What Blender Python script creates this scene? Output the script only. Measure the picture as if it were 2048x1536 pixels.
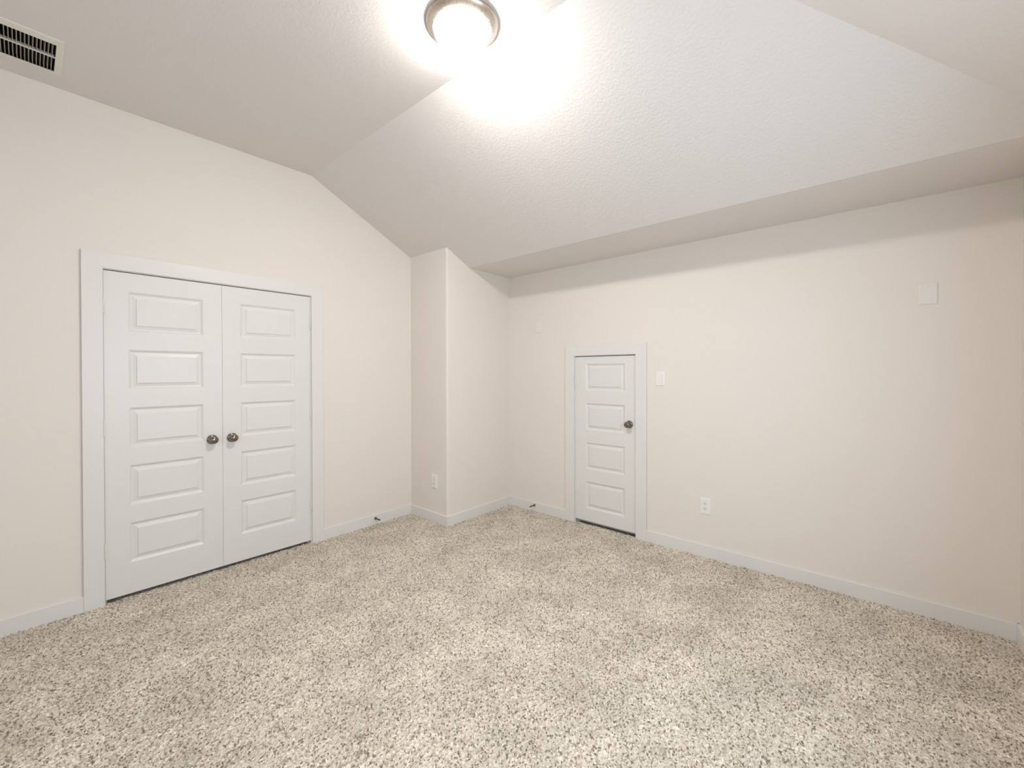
import bpy, bmesh, math, random
import numpy as np
from mathutils import Matrix, Vector

random.seed(7)
for o in list(bpy.data.objects):
    bpy.data.objects.remove(o, do_unlink=True)
S = bpy.context.scene
COL = S.collection

# ------------------------------------------------------------------ camera
F_PX, YAW, PITCH, ROLL, CAM_H, PP_Y = 848.7824, 41.0104, -0.3966, -0.0946, 1.4069, -16.6017
_y, _p, _r = (math.radians(a) for a in (YAW, PITCH, ROLL))
fw = Vector((math.cos(_y) * math.cos(_p), math.sin(_y) * math.cos(_p), math.sin(_p)))
rt = Vector((math.sin(_y), -math.cos(_y), 0.0))
up = rt.cross(fw)
rt2 = rt * math.cos(_r) + up * math.sin(_r)
up2 = up * math.cos(_r) - rt * math.sin(_r)
cam_data = bpy.data.cameras.new('camera')
cam = bpy.data.objects.new('camera', cam_data)
COL.objects.link(cam)
cam_data.sensor_fit = 'HORIZONTAL'
cam_data.sensor_width = 36.0
cam_data.lens = 36.0 * F_PX / 2048.0
cam_data.shift_y = PP_Y / 2048.0
cam_data.clip_start = 0.02
cam.matrix_world = Matrix(((rt2.x, up2.x, -fw.x, 0.0), (rt2.y, up2.y, -fw.y, 0.0),
                           (rt2.z, up2.z, -fw.z, CAM_H), (0, 0, 0, 1)))
S.camera = cam

# ------------------------------------------------------------------ room measures (metres)
YA, XB = 3.5519, 3.4068            # left wall plane, right wall plane
XC, YC = 2.5421, 2.9992            # boxed-out corner
YR, XD = -0.5531, -2.00            # near wall, back wall (window wall)
ZC, XBR = 3.0356, 1.5676           # flat ceiling height, crease of the slope
XE, ZE = 2.8204, 2.4179            # lower edge of the slope, soffit height
SL = (ZC - ZE) / (XE - XBR)
BH, BT, CT = 0.0916, 0.014, 0.018  # baseboard height / thickness, casing thickness
LAMP = (1.353, 1.479)
WIN = (0.05, 0.97, 0.90, 2.15)     # window: y0, y1, z0, z1 on the back wall
WIN2 = (0.55, 1.85, 0.85, 1.95)    # window: x0, x1, z0, z1 on the near wall
YH = 0.648                         # crease where the ceiling starts to slope to the near wall
ZR = ZC - (ZC - ZE) / (XE - XBR) * (YH - YR)


def zc_at(x):
    return ZC if x <= XBR else max(ZE, ZC - SL * (x - XBR))


# ------------------------------------------------------------------ light, exposure
LAMP_STRENGTH = 196.0
LAMP_COLOR = (1.0, 0.952, 0.91)
SKY_STRENGTH = 13.5
SKY_COLOR = (0.745, 0.86, 1.02)
world = bpy.data.worlds.new('daylight')
S.world = world
world.use_nodes = True
bg = world.node_tree.nodes['Background']
bg.inputs[0].default_value = (*SKY_COLOR, 1)
bg.inputs[1].default_value = SKY_STRENGTH
for _loc, _rot, _w, _h in (((XD - 0.10, (WIN[0] + WIN[1]) / 2, (WIN[2] + WIN[3]) / 2), -math.pi / 2, WIN[1] - WIN[0], WIN[3] - WIN[2]),
                           (((WIN2[0] + WIN2[1]) / 2, YR - 0.10, (WIN2[2] + WIN2[3]) / 2), 0.0, WIN2[1] - WIN2[0], WIN2[3] - WIN2[2])):
    pl = bpy.data.lights.new('window_daylight', 'AREA')      # portals: guide the sky light through the panes
    pl.shape = 'RECTANGLE'
    pl.size, pl.size_y = _w, _h
    pl.cycles.is_portal = True
    plo = bpy.data.objects.new('window_daylight', pl)
    COL.objects.link(plo)
    plo.location = _loc
    plo.rotation_euler = (math.pi / 2, 0, _rot)
S.view_settings.view_transform = 'Standard'
S.view_settings.look = 'None'
S.view_settings.gamma = 1.0
S.view_settings.use_curve_mapping = False
S.view_settings.exposure = -0.13
S.cycles.max_bounces = 14
S.cycles.diffuse_bounces = 10
S.cycles.sample_clamp_indirect = 6.0


# ------------------------------------------------------------------ materials
def mat(name, color, rough=0.6, metal=0.0, spec=0.5):
    m = bpy.data.materials.new(name)
    m.use_nodes = True
    b = m.node_tree.nodes['Principled BSDF']
    b.inputs['Base Color'].default_value = (*color, 1)
    b.inputs['Roughness'].default_value = rough
    b.inputs['Metallic'].default_value = metal
    b.inputs['Specular IOR Level'].default_value = spec
    return m


def nodes(m):
    return m.node_tree.nodes, m.node_tree.links, m.node_tree.nodes['Principled BSDF']


def coords(N):
    g = N.new('ShaderNodeNewGeometry')
    return g.outputs['Position']


def paint(name, color, scale, strength, dist, rough=0.75, spec=0.3, var=0.015):
    """rolled paint over a sprayed plaster texture"""
    m = mat(name, color, rough, spec=spec)
    N, L, b = nodes(m)
    pos = coords(N)
    n1 = N.new('ShaderNodeTexNoise'); n1.inputs['Scale'].default_value = scale
    n1.inputs['Detail'].default_value = 3.0; n1.inputs['Roughness'].default_value = 0.55
    L.new(pos, n1.inputs['Vector'])
    r = N.new('ShaderNodeMapRange')
    r.inputs[1].default_value = 0.38; r.inputs[2].default_value = 0.66
    L.new(n1.outputs['Fac'], r.inputs[0])
    bp = N.new('ShaderNodeBump'); bp.inputs['Strength'].default_value = strength
    bp.inputs['Distance'].default_value = dist
    L.new(r.outputs[0], bp.inputs['Height']); L.new(bp.outputs['Normal'], b.inputs['Normal'])
    n2 = N.new('ShaderNodeTexNoise'); n2.inputs['Scale'].default_value = 1.7
    L.new(pos, n2.inputs['Vector'])
    mx = N.new('ShaderNodeMix'); mx.data_type = 'RGBA'
    mx.inputs['A'].default_value = (*[c * (1 - var) for c in color], 1)
    mx.inputs['B'].default_value = (*[c * (1 + var) for c in color], 1)
    L.new(n2.outputs['Fac'], mx.inputs['Factor']); L.new(mx.outputs['Result'], b.inputs['Base Color'])
    return m


M_WALL = paint('wall_paint', (0.75, 0.702, 0.65), 95.0, 0.10, 0.0012)
M_CEIL = paint('ceiling_paint', (0.715, 0.682, 0.66), 70.0, 0.22, 0.0022)
M_TRIM = paint('white_trim_paint', (0.72, 0.708, 0.686), 60.0, 0.03, 0.0004, rough=0.35, spec=0.4, var=0.006)
M_PLATE = mat('white_plastic', (0.80, 0.78, 0.75), 0.35)
M_BLANK = mat('painted_plastic', (0.755, 0.715, 0.68), 0.5)
M_RECEPT = mat('white_nylon', (0.78, 0.765, 0.735), 0.3)
M_SLOT = mat('slot_black', (0.012, 0.011, 0.010), 0.8)
M_SCREW = mat('painted_screw', (0.70, 0.68, 0.64), 0.3)
M_HINGE = mat('hinge_white_paint', (0.74, 0.72, 0.68), 0.35)
M_BRONZE = mat('dark_nickel', (0.16, 0.145, 0.12), 0.3, 1.0)
M_RUBBER = mat('dark_rubber', (0.05, 0.045, 0.04), 0.6)
M_VENT = mat('vent_enamel', (0.72, 0.70, 0.63), 0.4)
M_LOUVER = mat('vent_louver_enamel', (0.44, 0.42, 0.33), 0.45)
M_DUCT = mat('duct_dark', (0.012, 0.010, 0.009), 0.9)
M_SWEEP = mat('grey_weather_strip', (0.30, 0.295, 0.28), 0.5)
M_DARK = mat('closet_interior', (0.30, 0.28, 0.25), 0.8)


def brushed(name, color, rough):
    m = mat(name, color, rough, 1.0)
    N, L, b = nodes(m)
    n = N.new('ShaderNodeTexNoise'); n.inputs['Scale'].default_value = 160.0
    n.inputs['Detail'].default_value = 2.0
    L.new(coords(N), n.inputs['Vector'])
    r = N.new('ShaderNodeMapRange')
    r.inputs[3].default_value = rough - 0.06; r.inputs[4].default_value = rough + 0.08
    L.new(n.outputs['Fac'], r.inputs[0]); L.new(r.outputs[0], b.inputs['Roughness'])
    return m


M_NICKEL = brushed('satin_nickel', (0.25, 0.218, 0.175), 0.13)
M_PAN = brushed('brushed_nickel_pan', (0.66, 0.60, 0.53), 0.28)

M_GLOW = bpy.data.materials.new('lit_frosted_glass')
M_GLOW.use_nodes = True
_b = M_GLOW.node_tree.nodes['Principled BSDF']
_b.inputs['Base Color'].default_value = (0.9, 0.88, 0.84, 1)
_b.inputs['Roughness'].default_value = 0.3
_b.inputs['Emission Color'].default_value = (*LAMP_COLOR, 1)
_n, _l = M_GLOW.node_tree.nodes, M_GLOW.node_tree.links
_tc = _n.new('ShaderNodeTexCoord')                      # hot spot of the bulbs behind the frosted bowl
_vm = _n.new('ShaderNodeVectorMath'); _vm.operation = 'MULTIPLY'; _vm.inputs[1].default_value = (1, 1, 0)
_vl = _n.new('ShaderNodeVectorMath'); _vl.operation = 'LENGTH'
_mr = _n.new('ShaderNodeMapRange'); _mr.interpolation_type = 'SMOOTHSTEP'
_mr.inputs[1].default_value = 0.030; _mr.inputs[2].default_value = 0.100
_mr.inputs[3].default_value = 2.0 * LAMP_STRENGTH; _mr.inputs[4].default_value = 0.80 * LAMP_STRENGTH
_l.new(_tc.outputs['Object'], _vm.inputs[0]); _l.new(_vm.outputs[0], _vl.inputs[0])
_l.new(_vl.outputs['Value'], _mr.inputs[0]); _l.new(_mr.outputs[0], _b.inputs['Emission Strength'])

M_PANE = bpy.data.materials.new('window_glass')
M_PANE.use_nodes = True
_N, _L = M_PANE.node_tree.nodes, M_PANE.node_tree.links
_N.remove(_N['Principled BSDF'])
_t = _N.new('ShaderNodeBsdfTransparent'); _t.inputs[0].default_value = (0.94, 0.96, 0.95, 1)
_g = _N.new('ShaderNodeBsdfGlossy'); _g.inputs['Roughness'].default_value = 0.02
_m = _N.new('ShaderNodeMixShader'); _m.inputs[0].default_value = 0.06
_L.new(_t.outputs[0], _m.inputs[1]); _L.new(_g.outputs[0], _m.inputs[2])
_L.new(_m.outputs[0], _N['Material Output'].inputs['Surface'])


def carpet_material():
    m = mat('frieze_carpet', (0.42, 0.35, 0.27), 0.95, spec=0.1)
    N, L, b = nodes(m)
    pos = coords(N)
    # twisted yarns: every tuft has its own tone
    v = N.new('ShaderNodeTexVoronoi'); v.inputs['Scale'].default_value = 150.0
    L.new(pos, v.inputs['Vector'])
    sep = N.new('ShaderNodeSeparateColor'); L.new(v.outputs['Color'], sep.inputs[0])
    cr = N.new('ShaderNodeValToRGB')
    e = cr.color_ramp.elements
    e[0].position = 0.0; e[0].color = (0.20, 0.155, 0.11, 1)
    e[1].position = 1.0; e[1].color = (0.86, 0.80, 0.70, 1)
    for p, c in ((0.10, (0.30, 0.24, 0.175)), (0.24, (0.56, 0.485, 0.39)), (0.55, (0.67, 0.595, 0.50)),
                 (0.80, (0.74, 0.67, 0.575))):
        k = e.new(p); k.color = (*c, 1)
    L.new(sep.outputs[0], cr.inputs['Fac'])
    # strands inside a tuft
    n = N.new('ShaderNodeTexNoise'); n.inputs['Scale'].default_value = 330.0
    n.inputs['Detail'].default_value = 2.0
    L.new(pos, n.inputs['Vector'])
    r1 = N.new('ShaderNodeMapRange'); r1.inputs[1].default_value = 0.3; r1.inputs[2].default_value = 0.7
    r1.inputs[3].default_value = 0.72; r1.inputs[4].default_value = 1.25
    L.new(n.outputs['Fac'], r1.inputs[0])
    # brushed nap left by feet and the vacuum
    n3 = N.new('ShaderNodeTexNoise'); n3.inputs['Scale'].default_value = 3.4
    n3.inputs['Detail'].default_value = 4.0; n3.inputs['Roughness'].default_value = 0.6
    L.new(pos, n3.inputs['Vector'])
    r2 = N.new('ShaderNodeMapRange'); r2.inputs[1].default_value = 0.35; r2.inputs[2].default_value = 0.65
    r2.inputs[3].default_value = 0.84; r2.inputs[4].default_value = 1.08
    L.new(n3.outputs['Fac'], r2.inputs[0])
    mu = N.new('ShaderNodeMath'); mu.operation = 'MULTIPLY'
    L.new(r1.outputs[0], mu.inputs[0]); L.new(r2.outputs[0], mu.inputs[1])
    vm = N.new('ShaderNodeVectorMath'); vm.operation = 'SCALE'
    L.new(cr.outputs['Color'], vm.inputs[0]); L.new(mu.outputs[0], vm.inputs['Scale'])
    L.new(vm.outputs[0], b.inputs['Base Color'])
    bp = N.new('ShaderNodeBump'); bp.inputs['Strength'].default_value = 0.5
    bp.inputs['Distance'].default_value = 0.003
    L.new(n.outputs['Fac'], bp.inputs['Height']); L.new(bp.outputs['Normal'], b.inputs['Normal'])
    b.inputs['Sheen Weight'].default_value = 0.15
    return m


M_CARPET = carpet_material()


# ------------------------------------------------------------------ helpers
def link(o, parent=None):
    COL.objects.link(o)
    if parent is not None:
        o.parent = parent
    return o


def tag(o, label, cat=None, group=None, kind=None):
    o['label'] = label
    if cat:
        o['category'] = cat
    if group:
        o['group'] = group
    if kind:
        o['kind'] = kind
    return o


def build(name, bm, m, parent=None, smooth=False, loc=None, rz=0.0):
    bmesh.ops.recalc_face_normals(bm, faces=bm.faces)
    me = bpy.data.meshes.new(name)
    bm.to_mesh(me); bm.free()
    me.materials.append(m)
    if smooth:
        me.polygons.foreach_set('use_smooth', [True] * len(me.polygons))
        me.update()
    o = bpy.data.objects.new(name, me)
    link(o, parent)
    if loc is not None:
        o.location = loc
        o.rotation_euler = (0, 0, rz)
    return o


def empty(name, loc, rz=0.0):
    o = bpy.data.objects.new(name, None)
    o.empty_display_size = 0.1
    o.location = loc
    o.rotation_euler = (0, 0, rz)
    return link(o)


def box(bm, x0, x1, y0, y1, z0, z1, bev=0.0, seg=2):
    r = bmesh.ops.create_cube(bm, size=1.0, matrix=Matrix.Translation(((x0 + x1) / 2, (y0 + y1) / 2, (z0 + z1) / 2))
                              @ Matrix.Diagonal((abs(x1 - x0), abs(y1 - y0), abs(z1 - z0), 1)))
    if bev:
        ed = list({e for v in r['verts'] for e in v.link_edges})
        bmesh.ops.bevel(bm, geom=ed, offset=bev, segments=seg, profile=0.5, affect='EDGES')
    return bm


def prism(bm, pts, d):
    """polygon pts (3D, planar) extruded by vector d"""
    a = [bm.verts.new(p) for p in pts]
    c = [bm.verts.new(Vector(p) + Vector(d)) for p in pts]
    n = len(pts)
    bm.faces.new(a); bm.faces.new(c[::-1])
    for i in range(n):
        bm.faces.new((a[i], a[(i + 1) % n], c[(i + 1) % n], c[i]))
    return bm


def lathe(bm, prof, axis='y', n=48, at=(0, 0, 0)):
    """profile of (radius, distance along axis)"""
    rings = []
    for r, h in prof:
        ring = []
        for k in range(n if r > 1e-6 else 1):
            a = 2 * math.pi * k / n
            c, s = r * math.cos(a), r * math.sin(a)
            p = {'y': (c, h, s), 'z': (c, s, h), 'x': (h, c, s)}[axis]
            ring.append(bm.verts.new((p[0] + at[0], p[1] + at[1], p[2] + at[2])))
        rings.append(ring)
    for a, b in zip(rings, rings[1:]):
        if len(a) == 1 and len(b) == 1:
            continue
        for k in range(n):
            k2 = (k + 1) % n
            if len(a) == 1:
                bm.faces.new((a[0], b[k], b[k2]))
            elif len(b) == 1:
                bm.faces.new((a[k], a[k2], b[0]))
            else:
                bm.faces.new((a[k], a[k2], b[k2], b[k]))
    return bm


def tube(bm, path, r, n=12):
    rings = []
    pts = [Vector(p) for p in path]
    for i, p in enumerate(pts):
        t = (pts[min(i + 1, len(pts) - 1)] - pts[max(i - 1, 0)]).normalized()
        u = t.cross(Vector((0.13, 0.2, 1))).normalized(); w = t.cross(u)
        rings.append([bm.verts.new(p + r * (u * math.cos(2 * math.pi * k / n) + w * math.sin(2 * math.pi * k / n)))
                      for k in range(n)])
    for a, b in zip(rings, rings[1:]):
        for k in range(n):
            bm.faces.new((a[k], a[(k + 1) % n], b[(k + 1) % n], b[k]))
    bm.faces.new(rings[0][::-1]); bm.faces.new(rings[-1])
    return bm


def copy_tree(o, parent=None):
    c = o.copy()
    COL.objects.link(c)
    if parent is not None:
        c.parent = parent
    for ch in list(o.children):
        copy_tree(ch, c)
    return c


BM = bmesh.new
R_A, R_B = 0.0, -math.pi / 2       # wall frames: x to the right along the wall, y into the wall, z up

# ------------------------------------------------------------------ openings
J = 0.019                                   # jamb thickness
A_IN = (0.3165, 1.5500, 2.0390)             # closet: clear opening left, right, head
B_IN = (1.5700, 2.1720, 1.5605)             # attic door: clear opening y0, y1, head
T = 0.12                                    # wall thickness


# ------------------------------------------------------------------ room shell
def structure(o, label, cat):
    return tag(o, label, cat, kind='structure')


bm = BM()
x0, x1, zh = A_IN[0] - J, A_IN[1] + J, A_IN[2] + J
TOP = 0.06
prism(bm, [(XD - T, YA, -0.02), (x0, YA, -0.02), (x0, YA, ZC + TOP), (XD - T, YA, ZC + TOP)], (0, T, 0))
prism(bm, [(x0, YA, zh), (x1, YA, zh), (x1, YA, zc_at(x1) + TOP), (x0, YA, ZC + TOP)], (0, T, 0))
prism(bm, [(x1, YA, -0.02), (XC + 0.03, YA, -0.02), (XC + 0.03, YA, zc_at(XC + 0.03) + TOP), (x1, YA, zc_at(x1) + TOP)], (0, T, 0))
structure(build('wall_left', bm, M_WALL), 'warm greige painted wall holding the double closet doors', 'wall')

bm = BM()
prism(bm, [(XC, YC, -0.02), (XB + T, YC, -0.02), (XB + T, YC, ZE + TOP), (XE, YC, ZE + TOP), (XC, YC, zc_at(XC) + TOP)],
      (0, YA - YC + T, 0))
ed = [e for e in bm.edges if all(abs(v.co.x - XC) < 1e-4 and abs(v.co.y - YC) < 1e-4 for v in e.verts)]
bmesh.ops.bevel(bm, geom=ed, offset=0.016, segments=6, profile=0.5, affect='EDGES')
structure(build('wall_corner', bm, M_WALL), 'boxed-out greige wall corner between closet doors and small door', 'wall')

bm = BM()
y0, y1, zh = B_IN[0] - J, B_IN[1] + J, B_IN[2] + J
box(bm, XB, XB + T, YR - T, y0, -0.02, ZE + TOP)
box(bm, XB, XB + T, y1, YC + 0.03, -0.02, ZE + TOP)
box(bm, XB, XB + T, y0, y1, zh, ZE + TOP)
structure(build('wall_right', bm, M_WALL), 'long greige wall under the sloped ceiling with the small door', 'wall')

bm = BM()
wx0, wx1, vz0, vz1 = WIN2
zt = ZR + TOP
box(bm, XD - T, wx0, YR - T, YR, -0.02, zt)
box(bm, wx1, XB, YR - T, YR, -0.02, zt)
box(bm, wx0, wx1, YR - T, YR, -0.02, vz0)
box(bm, wx0, wx1, YR - T, YR, vz1, zt)
structure(build('wall_front', bm, M_WALL), 'greige wall at the far right edge of the view', 'wall')

bm = BM()
wy0, wy1, wz0, wz1 = WIN
prism(bm, [(XD, YR, -0.02), (XD, wy0, -0.02), (XD, wy0, min(ZC, ZC - SL * (YH - wy0)) + TOP), (XD, YR, ZR + TOP)], (-T, 0, 0))
box(bm, XD - T, XD, wy1, YA, -0.02, ZC + TOP)
box(bm, XD - T, XD, wy0, wy1, -0.02, wz0)
prism(bm, [(XD, wy0, wz1), (XD, wy1, wz1), (XD, wy1, ZC + TOP), (XD, YH, ZC + TOP), (XD, wy0, min(ZC, ZC - SL * (YH - wy0)) + TOP)], (-T, 0, 0))
structure(build('wall_back', bm, M_WALL), 'greige wall behind the viewer with the window', 'wall')

# ceiling: flat part around the vent opening, slope, low soffit
VX0, VX1, VY0, VY1 = -0.207, 0.1425, 3.036, 3.386       # vent frame
HX0, HX1, HY0, HY1 = VX0 + 0.027, VX1 - 0.0255, VY0 + 0.043, VY1 - 0.028
bm = BM()
CTK = 0.12
yl, yh = YR - T, YA + T
box(bm, XD - T, HX0, YH, yh, ZC, ZC + CTK)
box(bm, HX1, XBR, YH, yh, ZC, ZC + CTK)
box(bm, HX0, HX1, YH, HY0, ZC, ZC + CTK)
box(bm, HX0, HX1, HY1, yh, ZC, ZC + CTK)
yb = YH - (XE - XBR)                       # where the hip line would reach the soffit edge


def sheet(bm, pts):
    lo = [bm.verts.new(p) for p in pts]
    hi = [bm.verts.new((p[0], p[1], p[2] + CTK)) for p in pts]
    n = len(pts)
    bm.faces.new(lo); bm.faces.new(hi[::-1])
    for i in range(n):
        bm.faces.new((lo[i], lo[(i + 1) % n], hi[(i + 1) % n], hi[i]))


sheet(bm, [(XBR, YH, ZC), (XE, yb, ZE), (XE, yh, ZE), (XBR, yh, ZC)])                       # slope over the long wall
sheet(bm, [(XD - T, YH, ZC), (XBR, YH, ZC), (XE, yb, ZE), (XD - T, yb, ZE)])                # slope over the near wall
box(bm, XE, XB + T, yl, yh, ZE, ZE + CTK)                                                   # low soffit
structure(build('ceiling', bm, M_CEIL), 'textured greige ceiling, flat then sloping down to a low soffit', 'ceiling')

# dark rooms behind the doors
bm = BM()
cx0, cx1, cy0, cy1 = A_IN[0] - 0.15, A_IN[1] + 0.15, YA + T, YA + T + 0.6
for q in ((cx0 - .02, cx0, cy0, cy1, -0.02, 2.3), (cx1, cx1 + .02, cy0, cy1, -0.02, 2.3), (cx0, cx1, cy1, cy1 + .02, -0.02, 2.3),
          (cx0, cx1, cy0, cy1, 2.3, 2.32)):
    box(bm, *q)
structure(build('wall_closet', bm, M_DARK), 'walls of the closet behind the double doors', 'wall')
bm = BM()
ax0, ax1, ay0, ay1 = XB + T, XB + T + 0.6, B_IN[0] - 0.15, B_IN[1] + 0.15
for q in ((ax0, ax1, ay0 - .02, ay0, -0.02, 1.8), (ax0, ax1, ay1, ay1 + .02, -0.02, 1.8), (ax1, ax1 + .02, ay0, ay1, -0.02, 1.8),
          (ax0, ax1, ay0, ay1, 1.8, 1.82)):
    box(bm, *q)
structure(build('wall_attic', bm, M_DARK), 'walls of the crawl space behind the small door', 'wall')


# ------------------------------------------------------------------ carpet
def carpet():
    rng = np.random.default_rng(11)
    gx0, gx1, gy0, gy1, st = -0.55, XB + 0.02, YR - 0.02, YA + 0.02, 0.0042
    nx, ny = int((gx1 - gx0) / st) + 1, int((gy1 - gy0) / st) + 1
    X, Y = np.meshgrid(np.linspace(gx0, gx1, nx), np.linspace(gy0, gy1, ny), indexing='ij')
    c = 0.0088                                                    # tuft spacing
    tx, ty = int((gx1 - gx0) / c) + 4, int((gy1 - gy0) / c) + 4
    jx, jy = rng.uniform(0.08, 0.92, (tx, ty)), rng.uniform(0.08, 0.92, (tx, ty))
    th = rng.normal(0, 0.0022, (tx, ty))
    th -= (rng.random((tx, ty)) < 0.14) * 0.006                  # tufts that have sunk in
    U, V = (X - gx0) / c + 1, (Y - gy0) / c + 1
    iu, iv = U.astype(int), V.astype(int)
    best = np.full(X.shape, 9.0); h = np.zeros(X.shape)
    for a in (-1, 0, 1):
        for b in (-1, 0, 1):
            ku, kv = np.clip(iu + a, 0, tx - 1), np.clip(iv + b, 0, ty - 1)
            d = (ku + jx[ku, kv] - U) ** 2 + (kv + jy[ku, kv] - V) ** 2
            w = d < best
            best = np.where(w, d, best); h = np.where(w, th[ku, kv], h)
    Zz = 0.0025 + h - 0.0095 * np.clip(best, 0, 1.2) + rng.normal(0, 0.0011, X.shape)
    # slow undulation of the pile
    for k in range(5):
        ax, ay, ph = rng.uniform(-7, 7), rng.uniform(-7, 7), rng.uniform(0, 6.28)
        Zz += 0.0006 * np.sin(ax * X + ay * Y + ph)
    Zz = np.clip(Zz, -0.012, 0.008)
    X = X + rng.normal(0, 0.0006, X.shape); Y = Y + rng.normal(0, 0.0006, Y.shape)
    co = np.stack([X, Y, Zz], -1).reshape(-1, 3).astype(np.float32)
    idx = np.arange(nx * ny, dtype=np.int32).reshape(nx, ny)
    q = np.stack([idx[:-1, :-1], idx[1:, :-1], idx[1:, 1:], idx[:-1, 1:]], -1).reshape(-1, 4)
    # the rest of the floor: out of view, closet and crawl space
    ext = [(XD - T, gx0 + 0.01, YR - T, cy1, -0.006), (gx0, XB + 0.02, gy1 - 0.012, cy1, -0.006), (gx1 - 0.012, ax1, ay0, ay1, -0.006),
           (XD - T, ax1, YR - T, cy1, -0.018)]
    base = len(co)
    ec, eq = [], []
    for (a0, a1, b0, b1, zz) in ext:
        k = base + len(ec)
        ec += [(a0, b0, zz), (a1, b0, zz), (a1, b1, zz), (a0, b1, zz)]
        eq.append((k, k + 1, k + 2, k + 3))
    co = np.concatenate([co, np.array(ec, np.float32)]); q = np.concatenate([q, np.array(eq, np.int32)])
    me = bpy.data.meshes.new('floor')
    me.vertices.add(len(co)); me.vertices.foreach_set('co', co.ravel())
    me.loops.add(q.size); me.loops.foreach_set('vertex_index', q.ravel())
    me.polygons.add(len(q))
    me.polygons.foreach_set('loop_start', np.arange(0, q.size, 4, dtype=np.int32))
    me.update(calc_edges=True); me.validate()
    me.polygons.foreach_set('use_smooth', np.ones(len(q), bool))
    me.materials.append(M_CARPET)
    o = bpy.data.objects.new('floor', me)
    link(o)
    structure(o, 'beige and brown flecked wall-to-wall carpet with a short twisted pile', 'carpet')


carpet()


# ------------------------------------------------------------------ baseboards
def board(name, label, p, q, out, e0=0.0, e1=0.0):
    """flat board from p to q (x, y on the wall plane), out = unit vector into the room"""
    p, q, out = Vector((*p, 0)), Vector((*q, 0)), Vector((*out, 0))
    d = (q - p).normalized()
    c = 0.003
    prof = [(0, -0.015), (BT, -0.015), (BT, BH - c), (BT - c * 0.3, BH - c * 0.3), (BT - c, BH), (0, BH)]
    bm = BM()
    # ends may be mitred: e0/e1 shift the front edge along the run
    a = [bm.verts.new(p + out * o_ + d * (e0 * o_ / BT) + Vector((0, 0, z))) for o_, z in prof]
    b = [bm.verts.new(q + out * o_ + d * (e1 * o_ / BT) + Vector((0, 0, z))) for o_, z in prof]
    n = len(prof)
    for i in range(n):
        bm.faces.new((a[i], a[(i + 1) % n], b[(i + 1) % n], b[i]))
    bm.faces.new(a[::-1]); bm.faces.new(b)
    structure(build(name, bm, M_TRIM), label, 'baseboard')


CX0, CX1, CZ = 0.2222, 1.6466, 2.1385     # closet casing outer
AY0, AY1, AZ = 1.4702, 2.2718, 1.6603     # attic casing outer
board('baseboard_left', 'white baseboard left of the closet doors', (XD, YA), (CX0, YA), (0, -1))
board('baseboard_left', 'short white baseboard between closet casing and boxed-out corner', (CX1, YA), (XC, YA), (0, -1), 0, -BT)
board('baseboard_corner', 'white baseboard on the outlet side of the boxed-out corner', (XC, YA), (XC, YC), (-1, 0), BT, BT)
board('baseboard_corner', 'white baseboard on the boxed-out corner facing the viewer', (XC, YC), (XB, YC), (0, -1), -BT, -BT)
board('baseboard_right', 'short white baseboard left of the small door', (XB, YC), (XB, AY1), (-1, 0), BT, 0)
board('baseboard_right', 'long white baseboard right of the small door', (XB, AY0), (XB, YR), (-1, 0), 0, -BT)
board('baseboard_front', 'white baseboard on the wall at the far right edge', (XB, YR), (XD, YR), (0, 1), -BT, 0)
board('baseboard_back', 'white baseboard under the window', (XD, YR), (XD, YA), (1, 0), 0, 0)


# ------------------------------------------------------------------ door casings and jambs
def casing(name, label, loc, rz, w_clear, h_clear, wl, wr, wt):
    """local: x 0..w_clear clear opening, y=0 wall plane (room side is -y)"""
    rv = 0.0055
    bm = BM()
    xi0, xi1, zi = -rv, w_clear + rv, h_clear + rv
    xo0, xo1, zo = xi0 - wl, xi1 + wr, zi + wt
    pts = [(xo0, 0, -0.015), (xo0, 0, zo), (xo1, 0, zo), (xo1, 0, -0.015), (xi1, 0, -0.015), (xi1, 0, zi), (xi0, 0, zi), (xi0, 0, -0.015)]
    prism(bm, pts, (0, -CT, 0))
    ed = [e for e in bm.edges if all(abs(v.co.y + CT) < 1e-5 for v in e.verts)]
    bmesh.ops.bevel(bm, geom=ed, offset=0.0018, segments=2, profile=0.5, affect='EDGES')
    o = structure(build(name, bm, M_TRIM, loc=loc, rz=rz), label, 'door casing')
    bm = BM()
    pts = [(-J, 0, -0.015), (-J, 0, h_clear + J), (w_clear + J, 0, h_clear + J), (w_clear + J, 0, -0.015),
           (w_clear, 0, -0.015), (w_clear, 0, h_clear), (0, 0, h_clear), (0, 0, -0.015)]
    prism(bm, pts, (0, T, 0))
    build('jamb', bm, M_TRIM, o)
    bm = BM()
    s = 0.012
    pts = [(0, 0.045, -0.015), (0, 0.045, h_clear), (w_clear, 0.045, h_clear), (w_clear, 0.045, -0.015),
           (w_clear - s, 0.045, -0.015), (w_clear - s, 0.045, h_clear - s), (s, 0.045, h_clear - s), (s, 0.045, -0.015)]
    prism(bm, pts, (0, 0.03, 0))
    build('jamb_stop', bm, M_TRIM, o)
    return o


wA, wB = A_IN[1] - A_IN[0], B_IN[1] - B_IN[0]
casing('trim_1', 'wide flat white casing around the double closet doors', (A_IN[0], YA, 0), R_A, wA, A_IN[2],
       A_IN[0] - 0.0055 - CX0, CX1 - A_IN[1] - 0.0055, CZ - A_IN[2] - 0.0055)
casing('trim_2', 'narrow flat white casing around the small attic door', (XB, B_IN[1], 0), R_B, wB, B_IN[2],
       AY1 - B_IN[1] - 0.0055, B_IN[0] - 0.0055 - AY0, AZ - B_IN[2] - 0.0055)


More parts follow.
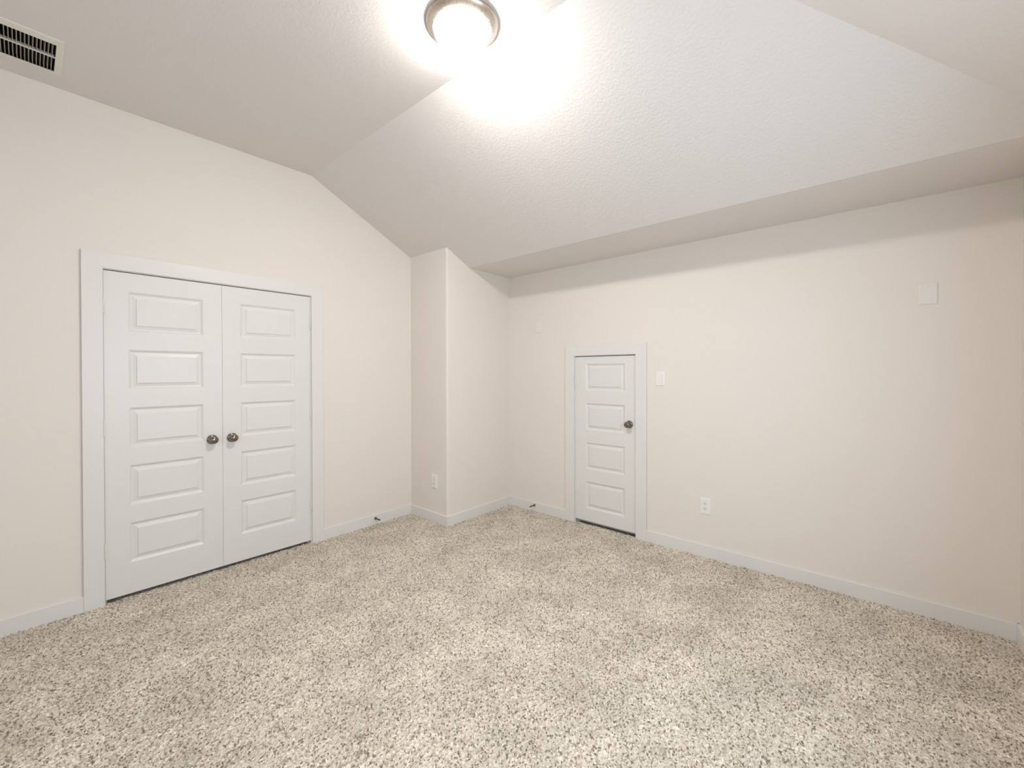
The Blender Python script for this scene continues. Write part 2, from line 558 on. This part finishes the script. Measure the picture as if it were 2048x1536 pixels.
# ------------------------------------------------------------------ doors
def door_leaf(w, z0, h, px0, px1, rows, thick=0.035):
    """moulded panel door, front at y=0; rows = (bottom, top) of every panel"""
    bm = BM()
    V = {}

    def v(x, y, z):
        k = (round(x, 5), round(y, 5), round(z, 5))
        if k not in V:
            V[k] = bm.verts.new((x, y, z))
        return V[k]
    xs = [0, px0, px1, w]
    zs = [z0]
    for a, b in rows:
        zs += [a, b]
    zs.append(h)
    for i in range(3):
        for j in range(len(zs) - 1):
            q = (xs[i], xs[i + 1], zs[j], zs[j + 1])
            if i == 1 and j % 2 == 1:
                prof = [(0, 0), (0.0035, 0.0010), (0.0080, 0.0042), (0.0130, 0.0084), (0.0180, 0.0100), (0.0215, 0.0100),
                        (0.0410, 0.0048), (0.0415, 0.0010), (0.0432, 0.0002)]
                prev = None
                for d, y in prof:
                    ring = [v(q[0] + d, y, q[2] + d), v(q[1] - d, y, q[2] + d), v(q[1] - d, y, q[3] - d), v(q[0] + d, y, q[3] - d)]
                    if prev:
                        for k in range(4):
                            bm.faces.new((prev[k], prev[(k + 1) % 4], ring[(k + 1) % 4], ring[k]))
                    prev = ring
                bm.faces.new(prev)
            else:
                bm.faces.new((v(q[0], 0, q[2]), v(q[1], 0, q[2]), v(q[1], 0, q[3]), v(q[0], 0, q[3])))
    be = [e for e in bm.edges if e.is_boundary]
    r = bmesh.ops.extrude_edge_only(bm, edges=be)
    nv = [g for g in r['geom'] if isinstance(g, bmesh.types.BMVert)]
    for k in nv:
        k.co.y += thick
    ne = [g for g in r['geom'] if isinstance(g, bmesh.types.BMEdge) and all(abs(k.co.y - thick) < 1e-6 for k in g.verts)]
    bmesh.ops.contextual_create(bm, geom=ne)
    return bm


KNOB_ROSE = [(0.0, 0.0), (0.0325, 0.0), (0.0330, -0.003), (0.0315, -0.0065), (0.0270, -0.0095), (0.0180, -0.0115), (0.0135, -0.014), (0.0, -0.014)]
KNOB_BALL = [(0.0, -0.012), (0.0125, -0.012), (0.0115, -0.020), (0.0120, -0.026), (0.0165, -0.0305), (0.0222, -0.0345),
             (0.0258, -0.0400), (0.0270, -0.0460), (0.0262, -0.0520), (0.0235, -0.0575), (0.0190, -0.0615), (0.0130, -0.0640),
             (0.0065, -0.0652), (0.0, -0.0655)]
KNOB_RING = [(0.0, -0.012), (0.0125, -0.012), (0.0115, -0.020), (0.0125, -0.027), (0.0180, -0.0315), (0.0235, -0.0355),
             (0.0262, -0.0410), (0.0268, -0.0470), (0.0255, -0.0530), (0.0222, -0.0580), (0.0196, -0.0600), (0.0186, -0.0586),
             (0.0176, -0.0602), (0.0140, -0.0622), (0.0130, -0.0606), (0.0120, -0.0622), (0.0075, -0.0632), (0.0066, -0.0612),
             (0.0, -0.0612)]


def knob(parent, x, z, prof, button=False):
    bm = BM(); lathe(bm, prof, 'y', 56, (x, 0, z))
    k = build('door_knob', bm, M_NICKEL, parent, smooth=True)
    k['label'] = 'round satin nickel knob'
    bm = BM(); lathe(bm, KNOB_ROSE, 'y', 56, (x, 0, z))
    build('rose', bm, M_NICKEL, k, smooth=True)
    if button:
        bm = BM(); lathe(bm, [(0.0, -0.060), (0.0032, -0.060), (0.0032, -0.0640), (0.0022, -0.0648), (0.0, -0.0648)], 'y', 20, (x, 0, z))
        build('lock_button', bm, M_BRONZE, k, smooth=True)
    return k


def hinge(parent, x, z, side):
    """barrel proud of the face, one thin leaf each way"""
    bm = BM()
    r, hh = 0.0062, 0.0445
    zs = [-hh, -hh * .62, -hh * .58, -hh * .22, -hh * .18, hh * .18, hh * .22, hh * .58, hh * .62, hh]
    prof = []
    for i in range(0, len(zs), 2):
        prof += [(r * .82, z + zs[i] - z), (r, zs[i] + .0004), (r, zs[i + 1] - .0004), (r * .82, zs[i + 1])]
    prof = [(0, -hh)] + prof + [(0, hh)]
    lathe(bm, prof, 'z', 16, (x, -r * 0.75, z))
    lathe(bm, [(0, hh), (0.0042, hh), (0.0048, hh + .003), (0.003, hh + .006), (0, hh + .0065)], 'z', 12, (x, -r * 0.75, z))
    lathe(bm, [(0, -hh), (0.0042, -hh), (0.0036, -hh - .004), (0, -hh - .005)], 'z', 12, (x, -r * 0.75, z))
    box(bm, x - 0.0012, x + 0.0012, -0.003, 0.03, z - hh, z + hh)
    o = build('hinge', bm, M_HINGE, parent, smooth=False)
    return o


DZ = 0.0255
ROWS5 = [(1.918 - 0.362 * i - 0.252, 1.918 - 0.362 * i) for i in range(5)][::-1]
HB = (0.325, 1.071, 1.818)
xl0, xl1 = 0.3177, 0.9294
xr0, xr1 = 0.9308, 1.5487
YF = YA + 0.001                              # face of the closet doors
bm = door_leaf(xl1 - xl0, DZ, 2.0335, 0.4278 - xl0, 0.8203 - xl0, ROWS5)
d1 = structure(build('door_1', bm, M_TRIM, loc=(xl0, YF, 0), rz=R_A), 'left leaf of the white double closet doors, five panels', 'door')
knob(d1, 0.8665 - xl0, 0.941, KNOB_BALL)
for z in HB:
    hinge(d1, -0.0008, z, -1)
bm = door_leaf(xr1 - xr0, DZ, 2.0335, 1.0425 - xr0, 1.4372 - xr0, ROWS5)
d2 = structure(build('door_2', bm, M_TRIM, loc=(xr0, YF, 0), rz=R_A), 'right leaf of the white double closet doors, five panels', 'door')
knob(d2, 0.988 - xr0, 0.941, KNOB_BALL)
for z in HB:
    hinge(d2, xr1 - xr0 + 0.0008, z, 1)

ROWS4 = [(1.489 - 0.362 * i - 0.250, 1.489 - 0.362 * i) for i in range(4)][::-1]
yb0, yb1 = 1.5714, 2.1706
bm = door_leaf(yb1 - yb0, 0.0375, 1.5530, yb1 - 2.0620, yb1 - 1.6705, ROWS4)
d3 = structure(build('door_3', bm, M_TRIM, loc=(XB + 0.001, yb1, 0), rz=R_B), 'short white four-panel attic door with one knob', 'door')
knob(d3, yb1 - 1.6285, 0.9625, KNOB_RING, True)
for z in (0.338, 1.322):
    hinge(d3, -0.0008, z, -1)
bm = BM()
box(bm, 0.004, yb1 - yb0 - 0.004, 0.003, 0.030, 0.026, 0.0335, 0.001)
sw = build('door_sweep', bm, M_SWEEP, d3)
sw['label'] = 'grey weather strip under the door'
bm = BM()
box(bm, 0.001, yb1 - yb0 - 0.001, 0.006, 0.028, 0.0335, 0.0376)
build('sweep_carrier', bm, M_SLOT, d3)


# ------------------------------------------------------------------ ceiling light
lt = tag(empty('ceiling_light', (LAMP[0], LAMP[1], ZC)), 'lit round flush ceiling light with brushed nickel rim', 'ceiling light')
bm = BM()
lathe(bm, [(0.0, 0.0), (0.1612, 0.0), (0.1666, -0.0012), (0.1679, -0.0035), (0.1671, -0.0058), (0.1644, -0.0070)], 'z', 96)
build('canopy', bm, M_PAN, lt, smooth=True)
bm = BM()
lathe(bm, [(0.1644, -0.0070), (0.1627, -0.0078), (0.1624, -0.0092), (0.1636, -0.0102)], 'z', 96)
g = build('groove', bm, M_BRONZE, lt, smooth=True)
g['label'] = 'dark groove line round the rim'
bm = BM()
lathe(bm, [(0.1636, -0.0102), (0.1659, -0.0106), (0.1661, -0.0125), (0.1622, -0.0165), (0.1543, -0.0240), (0.1433, -0.0305), (0.1360, -0.0345),
           (0.1341, -0.0350), (0.1341, -0.0260)], 'z', 96)
build('rim', bm, M_PAN, lt, smooth=True)
bm = BM()
prof = [(0.1332, -0.0280), (0.1334, -0.0345)]
for k in range(1, 15):
    a = k / 14 * math.pi / 2
    prof.append((0.1334 * math.cos(a), -0.0345 - 0.066 * math.sin(a)))
prof[-1] = (0.0, prof[-1][1])
lathe(bm, prof, 'z', 96)
g = build('glass_shade', bm, M_GLOW, lt, smooth=True)
g['label'] = 'glowing frosted glass bowl'


# ------------------------------------------------------------------ ceiling vent
vt = tag(empty('ceiling_vent', ((VX0 + VX1) / 2, (VY0 + VY1) / 2, ZC)), 'white louvred air vent in the ceiling above the closet', 'vent')
ox, oy = vt.location.x, vt.location.y


def ring_frame(bm, o, i, zo, zi):
    """four sloping border faces from outer rect o at zo to inner rect i at zi, plus the outer rim"""
    def rect(r, z):
        return [bm.verts.new((x - ox, y - oy, z)) for x, y in ((r[0], r[2]), (r[1], r[2]), (r[1], r[3]), (r[0], r[3]))]
    e = 0.004
    R = [rect(o, 0.0), rect(o, zo), rect((o[0] + e, o[1] - e, o[2] + e, o[3] - e), zo - 0.002), rect(i, zi), rect(i, -0.0055)]
    for a, b in zip(R, R[1:]):
        for k in range(4):
            bm.faces.new((a[k], a[(k + 1) % 4], b[(k + 1) % 4], b[k]))


bm = BM()
ring_frame(bm, (VX0, VX1, VY0, VY1), (HX0 + 0.001, HX1 - 0.001, HY0 + 0.001, HY1 - 0.001), -0.004, -0.009)
build('vent_frame', bm, M_VENT, vt)
bm = BM()
ym = 3.2085
box(bm, HX0 - ox, HX1 - ox, ym - 0.0045 - oy, ym + 0.0045 - oy, -0.0085, 0.006)
build('divider_bar', bm, M_VENT, vt)
bm = BM()
w_ = 0.004
for q in ((HX0, HX0 + w_, HY0, HY1), (HX1 - w_, HX1, HY0, HY1), (HX0, HX1, HY0, HY0 + w_), (HX0, HX1, HY1 - w_, HY1)):
    box(bm, q[0] - ox, q[1] - ox, q[2] - oy, q[3] - oy, -0.0050, 0.30)
box(bm, HX0 - ox, HX1 - ox, HY0 - oy, HY1 - oy, 0.30, 0.305)
build('duct', bm, M_DUCT, vt)
pitch = 0.0131
nl = int((HX1 - HX0) / pitch)
lv = {}
for half, (ya, yb) in enumerate(((HY0 + .001, ym - 0.0045), (ym + 0.0045, HY1 - .001))):
    bm = BM()
    # slanted blade whose lower lip turns down
    pr = [(0.0, -0.0078), (0.0016, -0.0080), (0.0022, -0.0060), (-0.0030, 0.0170), (-0.0042, 0.0168), (0.0006, -0.0058)]
    prism(bm, [(x, ya - oy, z) for x, z in pr], (0, yb - ya, 0))
    first = build('louver', bm, M_LOUVER, vt)
    xs0 = HX1 - pitch - ox
    first.location = (xs0, 0, 0)
    for k in range(1, nl):
        c = first.copy(); COL.objects.link(c); c.parent = vt
        c.location = (xs0 - k * pitch, 0, 0)


# ------------------------------------------------------------------ wall plates
def plate_mesh(w, h, t=0.006):
    bm = BM()
    a = [(-w / 2, 0), (w / 2, 0), (w / 2, h), (-w / 2, h)]
    def rect(d, y):
        return [bm.verts.new((x, y, z)) for x, z in ((-w / 2 + d, d - h / 2), (w / 2 - d, d - h / 2), (w / 2 - d, h / 2 - d), (-w / 2 + d, h / 2 - d))]
    R = [rect(0, 0.0), rect(0, -t * .45), rect(0.0025, -t * .85), rect(0.006, -t)]
    for p, q in zip(R, R[1:]):
        for k in range(4):
            bm.faces.new((p[k], p[(k + 1) % 4], q[(k + 1) % 4], q[k]))
    bm.faces.new(R[-1]); bm.faces.new(R[0][::-1])
    return bm


def screw(parent, x, y, z, m=None):
    bm = BM()
    lathe(bm, [(0, y), (0.0034, y), (0.0032, y - 0.0010), (0.0018, y - 0.0015), (0, y - 0.0016)], 'y', 16, (x, 0, z))
    o = build('screw', bm, m or M_SCREW, parent, smooth=True)
    return o


def outlet(loc, rz, w, h, label):
    t = tag(empty('wall_outlet', loc, rz), label, 'outlet')
    build('cover_plate', plate_mesh(w, h), M_PLATE, t)
    for s in (-1, 1):
        bm = BM()
        n = 28
        zc, r, fl = s * 0.0195, 0.0172, 0.0140
        ring0, ring1 = [], []
        for k in range(n):
            a = 2 * math.pi * k / n
            x, z = r * math.cos(a), max(-fl, min(fl, r * math.sin(a)))
            ring0.append(bm.verts.new((x, -0.004, zc + z))); ring1.append(bm.verts.new((x * .96, -0.0078, zc + z * .96)))
        for k in range(n):
            bm.faces.new((ring0[k], ring0[(k + 1) % n], ring1[(k + 1) % n], ring1[k]))
        bm.faces.new(ring1); bm.faces.new(ring0[::-1])
        rc = build('receptacle', bm, M_RECEPT, t)
        bm = BM(); box(bm, -0.0078, -0.0052, -0.0083, -0.006, zc + 0.0005, zc + 0.0095)
        build('slot', bm, M_SLOT, rc)
        bm = BM(); box(bm, 0.0052, 0.0075, -0.0083, -0.006, zc + 0.0010, zc + 0.0085)
        build('slot', bm, M_SLOT, rc)
        bm = BM(); lathe(bm, [(0, -0.006), (0.0027, -0.006), (0.0027, -0.0083), (0, -0.0083)], 'y', 16, (0, 0, zc - 0.0065))
        build('ground_hole', bm, M_SLOT, rc)
    screw(t, 0, -0.0055, 0)
    return t


outlet((XB, 1.008, 0.3868), R_B, 0.080, 0.1245, 'white power outlet low on the long right wall')
outlet((XC, 3.1828, 0.380), R_B, 0.084, 0.128, 'white power outlet low on the boxed-out corner')

t = tag(empty('light_switch', (XB, 1.3585, 1.3565), R_B), 'white rocker light switch right of the small door', 'light switch')
build('cover_plate', plate_mesh(0.0735, 0.1175), M_PLATE, t)
bm = BM()
prism(bm, [(-0.0165, -0.0050, -0.0335), (-0.0165, -0.0068, -0.0335), (-0.0165, -0.0088, 0.0), (-0.0165, -0.0108, 0.0335), (-0.0165, -0.0050, 0.0335)],
      (0.033, 0, 0))
build('rocker', bm, M_RECEPT, t)
bm = BM()
pts = [(-0.0178, 0, -0.0348), (-0.0178, 0, 0.0348), (0.0178, 0, 0.0348), (0.0178, 0, -0.0348)]
box(bm, -0.0178, 0.0178, -0.0063, -0.0050, -0.0348, 0.0348)
g = build('rocker_surround', bm, M_SCREW, t)
for z in (-0.0485, 0.0485):
    screw(t, 0, -0.0055, z)


def blank(y, z, w, h, label):
    t = tag(empty('blank_cover_plate', (XB, y, z), R_B), label, 'wall plate', 'blank plates high on the right wall')
    build('plate', plate_mesh(w, h), M_BLANK, t)
    for s in (-1, 1):
        screw(t, 0, -0.0055, s * 0.0417, M_BLANK)


blank(-0.2015, 1.857, 0.080, 0.1235, 'blank wall plate high near the right edge of the view')
blank(2.617, 1.871, 0.080, 0.1260, 'blank wall plate high between boxed-out corner and small door')


# ------------------------------------------------------------------ door stops
def door_stop(loc, rz, label, z):
    t = tag(empty('door_stop', (loc[0], loc[1], z), rz), label, 'door stop', 'door stops on the baseboards')
    bm = BM()
    lathe(bm, [(0, 0), (0.0125, 0), (0.0120, -0.004), (0.0085, -0.0075), (0.0050, -0.010), (0, -0.010)], 'y', 24)
    build('base_flange', bm, M_BRONZE, t, smooth=True)
    bm = BM()
    path = []
    nt, n = 15, 15 * 14
    for k in range(n + 1):
        a = 2 * math.pi * k / 14
        path.append((0.0048 * math.cos(a), -0.009 - 0.052 * k / n, 0.0048 * math.sin(a)))
    tube(bm, path, 0.0013, 6)
    build('spring', bm, M_BRONZE, t, smooth=True)
    bm = BM()
    lathe(bm, [(0, -0.058), (0.0060, -0.058), (0.0068, -0.061), (0.0066, -0.071), (0.0048, -0.0755), (0, -0.076)], 'y', 20)
    build('tip', bm, M_RUBBER, t, smooth=True)


door_stop((2.1335, YA - BT), R_A, 'dark spring door stop right of the closet doors', 0.058)
door_stop((XB - BT, 2.6505), R_B, 'dark spring door stop left of the small door', 0.064)

# ------------------------------------------------------------------ windows out of view
def window(name, label, loc, rz, w, h):
    """local: x along the wall, y into the wall, z up, origin at the lower left of the opening"""
    d = 0.055
    bm = BM()
    for q in ((0, d, 0, h), (w - d, w, 0, h), (d, w - d, 0, d), (d, w - d, h - d, h)):
        box(bm, q[0], q[1], 0.035, 0.09, q[2], q[3])
    box(bm, d, w - d, 0.04, 0.085, h / 2 - 0.022, h / 2 + 0.022)
    o = structure(build(name, bm, M_TRIM, loc=loc, rz=rz), label, 'window')
    bm = BM()
    box(bm, 0.01, w - 0.01, 0.062, 0.066, 0.01, h - 0.01)
    build('pane', bm, M_PANE, o)
    bm = BM()
    box(bm, -0.04, w + 0.04, -0.05, 0.034, -0.02, 0, 0.003)
    build('window_sill', bm, M_TRIM, o)


window('window_1', 'white framed window on the wall behind the viewer', (XD, WIN[0], WIN[2]), math.pi / 2, WIN[1] - WIN[0], WIN[3] - WIN[2])
window('window_2', 'white framed window on the near wall beside the viewer', (WIN2[1], YR, WIN2[2]), math.pi, WIN2[1] - WIN2[0], WIN2[3] - WIN2[2])
